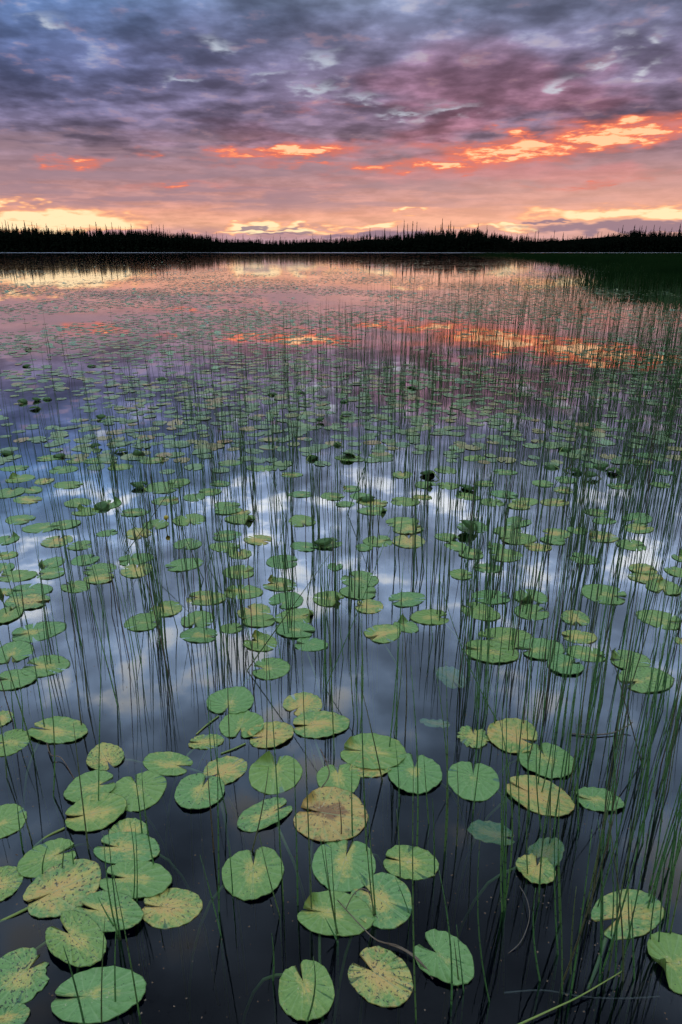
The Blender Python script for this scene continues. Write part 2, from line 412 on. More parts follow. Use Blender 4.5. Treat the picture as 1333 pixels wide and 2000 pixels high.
# far shore: land rising under the wood
xs = np.linspace(-1100, 2400, 141); rows = [(SHORE - 3.0, 0.0), (SHORE + 2, 0.05), (SHORE + 14, 0.55), (SHORE + 45, 0.76), (SHORE + 120, 0.70), (SHORE + 900, 0.5)]
v, f = [], []
for j, (D, hf) in enumerate(rows):
    for i, x in enumerate(xs):
        d = ray(x, YH); X_ = d.x / d.y * (SHORE + 20) * (1 if j < 5 else 2.2)
        top = at_depth(x, skyline(x), SHORE + 20).z
        wob = 3.0 * math.sin(x * 0.011 + 1) + 1.5 * math.sin(x * 0.031)
        v.append((X_, D + (wob if j < 3 else 0), -0.35 if j == 0 else max(0.12, top * hf * (0.9 + 0.1 * math.sin(x * 0.05 + j)))))
nx = len(xs)
f = [(j * nx + i, j * nx + i + 1, (j + 1) * nx + i + 1, (j + 1) * nx + i) for j in range(len(rows) - 1) for i in range(nx - 1)]
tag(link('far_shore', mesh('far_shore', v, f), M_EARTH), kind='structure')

# ------------------------------------------------------------------ spruces
def spruce_crown(r, seed, rad=0.06, tiers=16, br=7, start=0.12, gaps=0.15, clump=0.0):
    v, f = [], []
    for i in range(tiers):
        t = start + (1 - start) * (i / tiers)
        prof = rad * ((1 - t) ** 0.75 + 0.10) * (0.8 + 0.5 * r.random())
        if clump and t > 0.78: prof *= 1.0 + clump
        for b in range(br):
            if r.random() < gaps: continue
            th = 2 * math.pi * (b + r.random()) / br
            L = prof * (0.55 + 0.75 * r.random()); wd = L * 0.36 + 0.004
            drop = 0.012 + L * (0.35 + 0.4 * r.random())
            c_, s_ = math.cos(th), math.sin(th)
            k = len(v)
            v += [(0, 0, t + 0.035), (c_ * L * .6 - s_ * wd, s_ * L * .6 + c_ * wd, t - drop * .5), (c_ * L, s_ * L, t - drop),
                  (c_ * L * .6 + s_ * wd, s_ * L * .6 - c_ * wd, t - drop * .5)]
            f += [(k, k + 1, k + 2), (k, k + 2, k + 3)]
    k = len(v); w = 0.010
    v += [(w, 0, .86), (-w * .5, w * .87, .86), (-w * .5, -w * .87, .86), (0, 0, 1.0)]
    f += [(k, k + 1, k + 3), (k + 1, k + 2, k + 3), (k + 2, k, k + 3)]
    return v, f
CROWNS = []
for i, (rad, gaps, clump) in enumerate([(.062, .08, .0), (.08, .08, .0), (.10, .06, 0), (.048, .2, .9), (.065, .15, .6), (.13, .05, 0), (.042, .25, .4), (.09, .1, .2)]):
    vv, ff = spruce_crown(rng, i, rad, 18, 7, .10, gaps, clump)
    CROWNS.append(mesh('spruce_crown', vv, ff, False))
_tv, _tf = tube([Vector((0, 0, -.02)), Vector((.002, 0, .5)), Vector((0, 0, .93))], [.011, .007, .002], 5)
TRUNK = mesh('spruce_trunk', _tv, _tf)
def land_z(D, x):
    top = at_depth(x, skyline(x), SHORE + 20).z
    return max(0.1, top * float(np.interp(D, [SHORE, SHORE + 14, SHORE + 45, SHORE + 120], [.05, .55, .76, .70])))
def spruce(px, py, D, var, label, group=None, fat=1.0):
    top = at_depth(px, py, D); z0 = land_z(D, px) - 0.3; h = top.z - z0
    o = empty('spruce_tree', (top.x, D, z0), rng.random() * 6.28, (h * fat, h * fat, h))
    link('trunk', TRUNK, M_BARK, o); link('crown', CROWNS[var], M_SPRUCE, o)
    tag(o, label, 'tree', group or 'spruces on the far shore')
    return o
NOTABLE = [
    (10, 428, 0, 'tall thin spruce spire nearest the left edge of the skyline'), (24, 434, 3, 'shorter clubbed spruce just right of the first tall spire at far left'),
    (47, 429, 1, 'tall pointed spruce, second high spire from the left edge'), (62, 433, 3, 'dark spruce spire about five percent across the skyline'),
    (90, 436, 4, 'ragged spruce top about seven percent across the skyline'), (112, 442, 0, 'low spruce spike about eight percent across the skyline'),
    (187, 432, 4, 'ragged tall spruce standing out a seventh of the way across'), (206, 436, 6, 'bare thin spruce pole beside the ragged one, left shore'),
    (218, 433, 0, 'sharp tall spruce against the yellow glow, sixth of the way across'), (232, 440, 6, 'thin spruce pole right of the sharp spire in the yellow glow'),
    (256, 436, 3, 'thin clubbed spruce about a fifth of the way across'), (296, 436, 6, 'bare spruce pole near the end of the yellow glow'),
    (311, 437, 0, 'pointed spruce below the tip of the yellow glow'), (319, 436, 6, 'last tall spruce pole on the left shore before the trees drop'),
    (359, 445, 1, 'spruce spike on the descending left shore skyline'), (403, 451, 0, 'small spruce spike where the left shore runs low'),
    (646, 456, 4, 'lone small bump of a spruce near mid skyline'), (723, 443, 1, 'stout spruce left of the cluster of thin spires'), (752, 445, 2, 'broad spruce between the stout one and the thin spires'),
    (777, 439, 6, 'thin leftmost pole of the spire cluster past mid skyline'), (790, 428, 0, 'tallest needle of the spire cluster past mid skyline'), (797, 435, 6, 'thin pole just right of the tallest needle'),
    (807, 431, 3, 'club topped spruce spire in the middle cluster'), (815, 431, 6, 'slim spire at the right end of the middle cluster'),
    (865, 425, 0, 'highest spruce on the wooded hump right of centre'), (881, 430, 1, 'second highest spruce on the wooded hump right of centre'),
    (935, 435, 1, 'pointed spruce on the right slope of the wooded hump'), (952, 438, 6, 'thin spruce pole past the pointed one on the hump slope'),
    (1047, 450, 6, 'lone thin spruce pole on the low stretch right of the hump'), (1053, 449, 3, 'club topped spruce pole on the low stretch right of the hump'),
    (1084, 449, 6, 'thin pole about eighty one percent across the skyline'), (1169, 452, 4, 'dark spruce where the right shore starts to rise'),
    (1218, 438, 0, 'tall spire on the right shore above the mauve cloud bank'), (1241, 438, 4, 'ragged spruce right of the tall right shore spire'),
    (1255, 440, 3, 'clubbed spruce among the right shore tops'), (1279, 438, 1, 'dense pointed spruce near the right end of the skyline'), (1330, 436, 2, 'tall broad spruce cut by the right edge of the photo')]
for px, py, var, lab in NOTABLE:
    spruce(px, py, SHORE + 16 + rng.random() * 6, var, lab, fat=1.0 + .2 * rng.random())
seen_tree = {}
for i in range(110):                                       # the lesser tops one can still tell apart
    px = -20 + 1373 * (i + rng.random()) / 110
    py = skyline(px) - rng.choice([1, 2, 4, 5, 7, 8]) - rng.random() * 2
    pc = round(px / 13.33 * 2) / 2
    zone = 'left shore' if px < 400 else 'low middle shore' if px < 690 else 'wooded hump' if px < 990 else 'right shore'
    lab = 'small spruce top on the %s skyline, %s percent across the photo' % (zone, in_words(int(pc)) + ('' if pc == int(pc) else '-and-a-half'))
    if pc < 0 or pc > 100 or lab in seen_tree: continue
    seen_tree[lab] = 1
    spruce(px, py, SHORE + 10 + rng.random() * 16, rng.choice([0, 0, 1, 1, 2, 3, 4, 6, 6, 7]), lab, 'lesser spruce tops along the skyline')
# the closed wood below the tops: reads as one mass
def forest():
    V, F = [], []
    k = 0
    lib = []
    for s in range(10):
        vv, ff = spruce_crown(random.Random(40 + s), s, rng.choice([.13, .16, .20, .24]), 10, 6, .03, .03, 0)
        lib.append((np.array(vv), np.array(ff)))
    for i in range(5200):
        px = rng.uniform(-650, 2000) if i % 3 == 0 else rng.uniform(-60, 1400)
        D = SHORE + (rng.random() ** 1.3 * 40 + 3 if i % 4 else rng.uniform(-.5, 6))
        z0 = land_z(D, px) - 0.5
        top = at_depth(px, skyline(px) + 2.2 * math.sin(px * .09) * math.sin(px * .031 + 1) + rng.uniform(-.5, 8) + (8 if D < SHORE + 8 else 0), D)
        h = max(2.5, top.z - z0)
        vv, ff = rng.choice(lib)
        a = rng.random() * 6.28; w = min(h, 9) * rng.uniform(.8, 1.4)
        q = np.empty_like(vv); q[:, 0] = (vv[:, 0] * math.cos(a) - vv[:, 1] * math.sin(a)) * w + top.x
        q[:, 1] = (vv[:, 0] * math.sin(a) + vv[:, 1] * math.cos(a)) * w + D; q[:, 2] = vv[:, 2] * h + z0
        V.append(q); F.append(ff + k); k += len(vv)
    return mesh_np('forest', np.concatenate(V), np.concatenate(F))
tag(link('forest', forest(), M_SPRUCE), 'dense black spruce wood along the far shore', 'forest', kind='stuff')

# ------------------------------------------------------------------ sedge bed on the right
EDGE = [(1020, 503.5), (1040, 505), (1100, 511), (1150, 518), (1200, 527), (1250, 540), (1333, 564), (1450, 600), (1700, 640)]
EP = [ground(x, y) for x, y in EDGE]
def edge_X(Yv): return float(np.interp(Yv, [p.y for p in EP][::-1], [p.x for p in EP][::-1]))
def blades(n, sampler, hmin, hmax, wid, lean):
    V = np.empty((n, 4, 3)); i = 0
    for i in range(n):
        X_, Y_, hs = sampler()
        h = rng.uniform(hmin, hmax) * hs; a = rng.random() * 3.14
        w = wid * rng.uniform(.6, 1.3); cx, cy = math.cos(a) * w, math.sin(a) * w
        lx, ly = rng.gauss(0, lean) * h, rng.gauss(0, lean) * h
        V[i] = ((X_ - cx, Y_ - cy, -.05), (X_ + cx, Y_ + cy, -.05), (X_ + lx * .4, Y_ + ly * .4, h * .6), (X_ + lx, Y_ + ly, h))
    V = V.reshape(-1, 3); b = np.arange(n) * 4
    F = np.concatenate([np.stack([b, b + 1, b + 2], 1), np.stack([b + 1, b + 3, b + 2], 1)])
    return V, F
def sedge_point():
    while True:
        Yv = 24 * (215 / 24) ** rng.random()
        ex = edge_X(Yv); right = Yv * 0.62 + 2
        if right <= ex: continue
        X_ = rng.uniform(ex - 6, right)
        d = X_ - ex + 1.5 * math.sin(Yv * .21) + math.sin(Yv * .9)
        if d < 0.5 and rng.random() > math.exp((d - .5) * .8): continue
        return X_, Yv, (0.75 if d < 1.5 else 1.0)
V, F = blades(120000, sedge_point, .6, 1.0, .012, .10)
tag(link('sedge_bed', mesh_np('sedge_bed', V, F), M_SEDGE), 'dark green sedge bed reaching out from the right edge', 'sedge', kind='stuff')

# ------------------------------------------------------------------ lily pads
def pad_mesh(r, spokes=44, fr=(0.0, .22, .45, .68, .88, .975, 1.0), notch=0.14, ragged=0.0, wave=1.0, flap=None, curl=0.0, dome=0.0):
    """blade, tip at +y, sinus at -y, about one unit half width and half length; z in metres"""
    ap = Vector((0, -0.30 + .05 * r.uniform(-1, 1)))
    ph = [r.uniform(0, 6.28) for _ in range(6)]
    asym = r.uniform(-.05, .05)
    v, f = [], []
    nr = len(fr)
    for s in range(spokes + 1):
        t = -(math.pi - notch) + 2 * (math.pi - notch) * s / spokes
        x, y = math.sin(t), math.cos(t)
        x *= 1 + asym * y - 0.05 * y                              # a little broader at the base
        k = 1 + .018 * math.sin(3 * t + ph[0]) + .012 * math.sin(7 * t + ph[1]) + .006 * math.sin(17 * t + ph[2])
        if ragged: k -= ragged * max(0, r.uniform(-.6, 1)) * (1 if math.sin(2 * t + ph[3]) > -.3 else .2)
        e = min(s, spokes - s)
        if e < 3: k *= (0.86, 0.95, 0.985)[e]                      # rounded lobe ends
        ex, ey = x * k, y * k
        for i, q in enumerate(fr):
            px, py = ap.x + (ex - ap.x) * q, ap.y + (ey - ap.y) * q
            rr = q
            z = wave * (.0014 * math.sin(15 * t + ph[4]) * rr + .0012 * rr * rr * math.sin(2 * t + ph[5]) + .0008 * rr ** 3 * math.sin(5 * t + ph[0]))
            z += wave * .0012 * rr * rr
            if curl: z += curl * max(0, rr - .55) ** 2 * (0.6 + .4 * math.sin(3 * t + ph[2]))
            if dome: z -= dome * rr * rr * (0.75 + .25 * math.sin(2 * t + ph[1])); 
            if flap and flap[0] < t < flap[1]:                     # a lobe turned up and over
                u = math.sin(math.pi * (t - flap[0]) / (flap[1] - flap[0]))
                a = max(0, rr - flap[2]) * u
                z += a * .085; px *= 1 - a * .9; py += (ap.y - py) * a * .9
            v.append((px, py, z))
    top = len(v)
    th = .0022
    v += [(a, b, c_ - th) for a, b, c_ in v]
    for s in range(spokes):
        for i in range(nr - 1):
            a, b, c_, d = s * nr + i, (s + 1) * nr + i, (s + 1) * nr + i + 1, s * nr + i + 1
            if i == 0: f += [(a, c_, d), (a + top, d + top, c_ + top)]
            else: f += [(a, b, c_, d), (a + top, d + top, c_ + top, b + top)]
        a, b = s * nr + nr - 1, (s + 1) * nr + nr - 1
        f.append((a, b, b + top, a + top))
    for s in (0, spokes):
        for i in range(nr - 1):
            a, b = s * nr + i, s * nr + i + 1
            f.append((a, b, b + top, a + top) if s == 0 else (b, a, a + top, b + top))
    return mesh('lily_pad_blade', v, [q[::-1] for q in f])
_sv, _sf = tube(spline([Vector((0, 0, -.003)), Vector((0, -.06, -.03)), Vector((.02, -.14, -.12)), Vector((.04, -.2, -.35)), Vector((.05, -.22, -.75))], 10), [.0042] * 10, 5)
STALKS = [mesh('lily_stalk', _sv, _sf)]
placed = []                                                       # (centre, radius, level)
def pad_level(c, rad):
    lv = 0.0008
    for c2, r2, l2 in placed:
        if (c2 - c).length < (rad + r2) * .86: lv = max(lv, l2 + .0026)
    placed.append((c, rad, lv)); return lv
PADS = []
def place_pad(c, w, l, rz, me, col, label, group, z=None, tilt=(0, 0), stalk=True, cat='lily pad', name='lily_pad'):
    lv = pad_level(c, (w + l) / 4) if z is None else z
    o = empty(name, (c.x, c.y, lv)); o.rotation_euler = (tilt[0], tilt[1], rz)
    b = link('blade', me, M_PAD, o); b.scale = (w / 2, l / 2, 1); b.color = (*col, 1)
    if stalk:
        s = link('stalk', STALKS[0], M_STALK, o); s.location = (0, -.30 * l / 2, 0); s.rotation_euler = (0, 0, rng.uniform(-2, 2))
    tag(o, label, cat, group); PADS.append(o); return o

G1 = 'lily pads in the open foreground'
# foreground pads: (region, base end, tip end, point on a side, yellow, brown, specks, options, label); coordinates read at twice the photo's size
def RL(p): return (p[0] / 2, 1330 + p[1] / 2)
def RR(p): return (666 + p[0] / 2, 1330 + p[1] / 2)
FORE = [
 ('L', (965, 228), (1150, 196), (1050, 265), .80, .50, .6, {}, 'tan and yellow pad half hidden under the green heart pad'),
 ('L', (930, 228), (962, 118), (1035, 168), .18, .0, .3, {}, 'green heart shaped pad overlapping the tan pad beside it'),
 ('L', (878, 137), (925, 28), (997, 75), .15, .0, .2, {}, 'clean green pad split by dark reeds, top of the upper trio'),
 ('L', (1135, 128), (1232, 55), (1262, 108), .70, .30, .3, {}, 'olive yellow pad tucked behind the brown lipped pad'),
 ('L', (1137, 180), (1366, 164), (1250, 225), .55, .40, .3, {'notch': .10}, 'wide pad with brown tinted notch and orange browned right tip'),
 ('L', (733, 242), (877, 234), (805, 209), .62, .12, .8, {'ragged': .10}, 'small flat speckled pad with brown rim, lowest of the upper cluster'),
 ('L', (118, 180), (340, 212), (210, 248), .50, .10, .2, {}, 'wide pad with open notch and tan centre, upper left foreground'),
 ('L', (440, 346), (385, 255), (498, 300), .66, .15, .9, {}, 'round yellowish speckled pad pierced by one straight reed'),
 ('L', (752, 343), (563, 303), (650, 372), .42, .05, .4, {'notch': .22}, 'oval pad with notch facing right, left of the yellow centred pad'),
 ('L', (458, 386), (250, 448), (345, 478), .25, .0, .3, {'notch': .20}, 'long pale green pad whose notch meets its round neighbour'),
 ('L', (520, 362), (570, 502), (665, 428), .08, .0, .5, {'notch': .08}, 'large plain green round pad touching the long pale one'),
 ('L', (800, 388), (960, 312), (900, 402), .68, .38, .4, {}, 'pad with rusty yellow centre behind the torn notch pad'),
 ('L', (818, 368), (742, 510), (878, 440), .34, .05, .6, {'notch': .10}, 'green pad with curled notch edge and nibbled white spot'),
 ('L', (1082, 285), (1068, 443), (1180, 360), .12, .0, .2, {'flap': (2.2, 3.0, .45)}, 'ribbed green pad with its right lobe flipped up brown'),
 ('L', (1316, 320), (1332, 452), (1238, 385), .30, .05, .2, {}, 'green pad with rounded lobes above the orange rotting pad'),
 ('L', (1138, 478), (930, 572), (1000, 500), .45, .28, .7, {}, 'tilted green pad with sooty blotch at its centre'),
 ('L', (1152, 500), (1436, 545), (1262, 413), .98, .95, .7, {'flap': (-3.0, -2.3, .55), 'notch': .10}, 'large orange and yellow rotting pad with brown patch'),
 ('L', (250, 545), (500, 488), (395, 583), .48, .10, .3, {'notch': .07}, 'long narrow pad with tan midrib and slit notch at left'),
 ('L', (445, 640), (556, 548), (385, 600), .62, .12, .4, {}, 'half covered yellowish pad peeking over its neighbour'),
 ('L', (372, 640), (625, 672), (480, 715), .46, .08, .4, {'notch': .16}, 'pad with pinched notch pierced by four reed tips'),
 ('L', (305, 650), (66, 735), (200, 755), .30, .02, .4, {'notch': .18}, 'pale green slanted pad beyond the long olive one'),
 ('L', (92, 882), (398, 742), (190, 735), .72, .35, .8, {'notch': .06}, 'long olive yellow oval pad with raised midrib and stalk'),
 ('L', (395, 765), (670, 795), (520, 858), .30, .08, .3, {'notch': .15}, 'broad green pad overlapping the tan pad right of it'),
 ('L', (550, 880), (790, 890), (660, 967), .78, .38, .7, {'notch': .06}, 'mottled tan pad with rusty corner at its notch'),
 ('L', (298, 885), (558, 945), (430, 848), .45, .10, .6, {'notch': .12}, 'green speckled pad below the cluster of reeds'),
 ('L', (212, 945), (395, 1108), (240, 1112), .42, .15, .9, {'notch': .20}, 'heart shaped green pad with dark pepper specks'),
 ('L', (185, 1072), (-40, 1240), (55, 1046), .45, .10, 1.0, {'ragged': .20, 'notch': .2}, 'large chewed pad with ragged bite at the left edge'),
 ('L', (200, 1245), (577, 1210), (410, 1128), .12, .0, .2, {'notch': .06}, 'largest plain green pad at the bottom left'),
 ('L', (-40, 1330), (118, 1300), (40, 1265), .45, .2, .7, {}, 'pad cut off by the bottom left corner'),
 ('L', (-30, 245), (118, 235), (45, 298), .30, .05, .6, {}, 'pad with a dark hole at the left edge'),
 ('L', (-40, 150), (50, 150), (10, 112), .70, .2, .5, {}, 'small yellow pad above the holed one at left edge'),
 ('L', (-70, 590), (102, 505), (30, 640), .18, .0, .1, {}, 'smooth green pad cut by the left edge, beside the narrow pad'),
 ('L', (-75, 790), (83, 800), (10, 722), .55, .25, .8, {}, 'brown dusted pad cut by the left edge, beside the olive oval'),
 ('L', (990, 655), (990, 860), (1112, 758), .32, .05, .3, {'notch': .07}, 'upright heart shaped green pad alone in dark water'),
 ('R', (62, 790), (262, 930), (255, 795), .50, .12, .5, {}, 'yellowing pad half under its neighbours, behind the arched dead stalk'),
 ('L', (1160, 893), (1462, 930), (1300, 1002), .22, .03, .2, {'notch': .06, 'flap': (-3.05, -2.2, .5)}, 'green pad with one lobe folded up by its slit notch'),
 ('L', (1372, 616), (1312, 826), (1216, 712), .32, .08, .3, {'notch': .07}, 'tall oval green pad right of the heart shaped one'),
 ('L', (1160, 1102), (1238, 1332), (1075, 1190), .28, .15, .3, {'notch': .10}, 'green heart pad with brown starburst centre, bottom centre'),
 ('R', (205, 322), (35, 352), (140, 375), .75, .45, .5, {}, 'tan pad edge showing beneath the wide pad'),
 ('R', (-5, 270), (258, 285), (130, 210), .32, .05, .1, {'notch': .05, 'flap': (-3.0, -2.4, .55)}, 'wide pad lying over a tan one with folded left lobe'),
 ('R', (290, 290), (286, 445), (395, 368), .16, .02, .2, {'notch': .12}, 'ribbed green heart pad split by a single reed'),
 ('R', (518, 315), (515, 470), (620, 392), .05, .0, .1, {'notch': .03}, 'clean fan ribbed pad with stub at its centre'),
 ('R', (517, 177), (517, 265), (452, 220), .58, .15, .9, {'ragged': .28}, 'small tattered pad full of tears'),
 ('R', (768, 248), (578, 182), (700, 155), .80, .40, .4, {}, 'orange tinted yellow pad right of the tattered one'),
 ('R', (770, 250), (845, 384), (905, 300), .20, .02, .4, {'notch': .05}, 'green pad under the orange tinted yellow pad'),
 ('R', (645, 395), (912, 508), (700, 490), .80, .52, .4, {'notch': .05}, 'long slanted pad with rusty brown midrib streak'),
 ('R', (912, 455), (1106, 480), (1005, 512), .30, .05, .5, {'notch': .06}, 'small pad right of the rusty streaked one'),
 ('R', (775, 690), (745, 793), (664, 735), .68, .15, .5, {'ragged': .06, 'wave': 2.5}, 'crumpled olive pad with a bent ridge'),
 ('R', (162, 690), (385, 728), (250, 775), .42, .10, .5, {'notch': .07}, 'pad with deep slit notch at left, dotted toward its tip'),
 ('R', (990, 968), (1240, 852), (1135, 1010), .58, .28, .5, {'notch': .25}, 'big pad with buff centre behind five reeds, lower right'),
 ('R', (300, 1008), (512, 1165), (480, 1030), .10, .0, .3, {'notch': .22}, 'bright green pad with two lobes beside crossing dead stalks'),
 ('R', (45, 1078), (272, 1235), (215, 1070), .85, .45, .9, {'notch': .22}, 'yellow pad with ochre centre, bottom middle'),
 ('R', (1198, 1092), (1470, 1120), (1330, 1232), .15, .0, .2, {'notch': .04, 'flap': (2.3, 3.05, .55)}, 'folded bright green pad cut by the right edge'),
]
def fore_pad(e):
    reg, b, t, s, ye, br, sp, opt, lab = e
    T_ = RL if reg == 'L' else RR
    B_, Tp, Sd = (ground(*T_(q)) for q in (b, t, s))
    c = (B_ + Tp) / 2; ax = Tp - B_; l = ax.length; ax.normalize()
    w = 2 * abs((Sd - c).cross(ax).z)
    w = max(l * .58, min(w, l * 1.12))
    rz = math.atan2(-ax.x, ax.y)
    q = rng.random()
    me = pad_mesh(rng, notch=opt.get('notch', .12), ragged=opt.get('ragged', .035 if q < .3 else 0), wave=opt.get('wave', rng.uniform(.8, 1.8)), flap=opt.get('flap'), curl=.035 if q > .65 else 0)
    place_pad(c, w, l, rz, me, (min(.88, ye + .18), br * .85, sp), lab, G1)
for e in FORE: fore_pad(e)

# pads among the reeds: (u, v, width, height[, yellow]) read at twice the photo's size, origins (0, 880) and (666, 880)
M5 = [(305,205,115,32),(335,240,110,30),(425,212,95,38),(80,270,115,35),(160,302,135,38),(260,290,110,35),(525,243,115,30),(640,145,150,45),(700,125,90,28),(760,183,85,32),
 (820,162,95,28),(650,197,110,35,.6),(890,215,110,28),(940,243,75,30,.9),(890,236,110,30),(740,272,125,48),(940,270,125,35),(610,290,100,40),(540,325,100,45,.9),(420,323,85,25),
 (225,355,120,45,.8),(315,372,100,35),(735,367,110,45),(885,333,120,40),(1010,350,120,38,.9),(880,378,130,30),(1180,276,105,48),(1190,376,120,35),(1290,362,100,38),(335,428,100,45),
 (530,425,140,45),(535,470,125,55,.85),(390,465,130,45),(390,502,120,38,.75),(720,447,155,42),(940,405,90,40,.7),(1105,435,130,55),(935,475,130,55),(205,440,90,45),(200,480,110,45),
 (295,532,130,38),(70,490,150,38),(120,548,170,48),(110,592,180,48,.75),(15,460,80,60,.4),(30,645,110,65),(150,708,210,58),(50,790,155,85),(178,843,190,80,.5),(60,897,165,75),
 (805,577,165,45,.75),(950,553,160,55,.6),(1093,525,140,50,.7),(1120,587,140,65),(650,620,130,60,.65),(558,672,140,68),(773,662,132,68),(780,722,155,50),(905,695,90,40),(995,632,130,65,.8),
 (1015,668,130,45),(1155,650,170,50),(1155,703,165,48),(1020,752,142,65,.5),(1215,758,138,42),(1057,853,155,85,.45),(30,350,85,35),(30,410,80,30,.6),(1285,580,130,60),(1310,455,60,40),
 (1300,180,100,30),(1175,172,100,22),(130,155,90,22),(40,165,110,40),(110,193,120,24,.8),(270,135,120,28),(175,120,70,25,.8),(250,75,110,30),(80,110,110,30),(20,555,60,40,.6),
 (380,40,110,22),(470,65,100,24),(60,70,110,20),(190,30,100,22),(600,40,110,22),(900,50,100,20),(1020,70,110,20),(1140,95,90,18,.7),(860,130,90,20),(300,40,80,20)]
M6 = [(240,280,140,32),(265,308,130,35,.8),(515,300,120,48),(690,280,130,35),(650,312,120,32),(690,345,150,45),(265,355,130,55,.9),(145,355,120,45),(90,380,70,28),(415,340,105,30),
 (455,375,115,32),(605,375,70,25),(510,405,100,40),(640,410,140,50),(770,378,110,28,.9),(840,325,110,40,.7),(830,353,100,30),(925,312,80,30),(1020,338,125,42,.8),(1135,370,115,42),
 (950,423,115,42),(575,460,115,32),(470,485,92,40),(1160,265,140,32),(1030,275,100,22),(1000,243,100,28),(1165,305,130,32,.7),(720,200,110,30),(590,203,95,32),(695,218,90,28,.8),
 (835,203,120,25,.8),(640,172,120,28),(495,180,105,25),(250,200,120,35),(130,205,120,25,.8),(320,183,80,20,.8),(125,237,125,30),(420,138,90,28),(330,135,90,28),(80,180,90,30),
 (40,150,80,25),(15,210,80,22),(410,78,80,30),(240,95,80,30,.7),(790,130,90,25),(880,115,90,25),(870,155,80,25,.7),(1260,85,70,25),(1250,135,80,20),(75,505,155,65,.4),
 (70,555,150,55),(110,610,115,55,.8),(258,582,160,48),(350,652,160,60,.45),(590,573,160,48),(740,573,130,60),(545,630,170,52),(745,632,140,60),(915,655,110,60,.75),(165,715,155,70,.7),
 (255,687,115,38),(640,733,220,65),(585,788,220,72),(780,777,190,80),(930,728,140,50,.8),(960,795,155,55,.5),(875,842,140,75),(1125,820,165,75),(1190,897,230,80),(1030,562,180,75),
 (1245,660,175,68),(1195,500,140,45,.85),(1180,465,110,38,.8),(1260,535,130,60),(1310,475,80,45),(1325,420,60,30),(1330,745,50,30,.7),
 (30,30,110,20),(160,20,100,20),(640,85,100,20),(520,30,100,18),(1120,40,110,18),(980,60,90,18),(1200,20,100,18),(560,130,90,22),(1090,140,100,20)]
MIDMESH = [pad_mesh(random.Random(100 + i), 26, (0.0, .4, .75, .965, 1.0), notch=.05 + .04 * (i % 5), ragged=.05 if i % 4 == 3 else 0, wave=1.4,
                    flap=((-3.0, -2.2, .5) if i % 6 == 4 else None)) for i in range(14)]
used = {}
def place_words(c, kindtxt, tail):
    """singles a look-alike out by where it meets the water in the photo"""
    x, y = project(c); a, b = max(0, min(100, x / 13.33)), max(0, min(100, y / 20.0))
    for wa, wb in ((in_words(round(a)), in_words(round(b))), (tenth(a), tenth(b)), (tenth(a + .1), tenth(b)), (tenth(a), tenth(b - .1)), (tenth(a + .2), tenth(b))):
        lab = '%s %s percent across and %s percent down the photo' % (kindtxt, wa, wb)
        if lab not in used: break
    used[lab] = 1
    return lab
for off, lst in ((0, M5), (666, M6)):
    for e in lst:
        u, v_, w_, h_ = e[:4]; ye = e[4] if len(e) > 4 else rng.uniform(.1, .5)
        px, py = off + u / 2, 880 + v_ / 2
        Lp, Rp, Tp, Bp = ground(px - w_ / 4, py), ground(px + w_ / 4, py), ground(px, py - h_ / 4), ground(px, py + h_ / 4)
        gw, gl = (Rp - Lp).length, (Tp - Bp).length
        c = (Tp + Bp) / 2
        asp = gw / gl
        gl = min(max(gl, gw * .72), gw * 1.25)
        if gw >= gl: rz = (math.pi / 2) * rng.choice([1, -1]) + rng.gauss(0, .35); W, L_ = gl, gw
        else: rz = rng.choice([0, math.pi]) + rng.gauss(0, .35); W, L_ = gw, gl
        tone = 'yellow blotched' if ye > .55 else 'yellow tinged' if ye > .34 else 'plain green'
        place_pad(c, W, L_, rz, rng.choice(MIDMESH), (ye, rng.uniform(0, .35) if ye > .5 else 0, rng.random()),
                  place_words(c, tone + ' lily pad among reeds', ''), 'lily pads among the reeds')

# pads pushed up out of the water, dark and curled, here and there
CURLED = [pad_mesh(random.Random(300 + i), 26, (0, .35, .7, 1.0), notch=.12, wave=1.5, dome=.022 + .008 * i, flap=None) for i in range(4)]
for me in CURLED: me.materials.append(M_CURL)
RAISED = [(56,680),(52,713),(47,784),(73,780),(92,778),(71,796),(199,815),(188,872),(237,880),(272,885),(117,890),(15,885),(316,738),(179,713),(588,766),(533,768),(676,811),(626,821),
          (656,866),(682,890),(610,892),(804,756),(786,747),(673,782),(1076,910),(1173,910),(1128,920),(1200,920),(1154,931),(1105,876),(1151,837),(273,949),(200,990),(912,953),(715,973),(630,1060),(836,925)]
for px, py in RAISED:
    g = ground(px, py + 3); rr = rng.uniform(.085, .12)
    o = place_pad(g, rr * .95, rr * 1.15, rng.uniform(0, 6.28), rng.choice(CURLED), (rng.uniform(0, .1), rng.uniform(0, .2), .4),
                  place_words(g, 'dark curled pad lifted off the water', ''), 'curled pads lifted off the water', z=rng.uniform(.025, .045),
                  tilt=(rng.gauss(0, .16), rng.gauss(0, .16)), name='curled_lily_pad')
tag(place_pad(ground(918, 1037), .11, .13, .8, CURLED[3], (0, .3, 1), 'dark mossy clumped pad standing on a green one right of centre', 'curled pads lifted off the water', z=.07, tilt=(.3, .2), name='curled_lily_pad'))

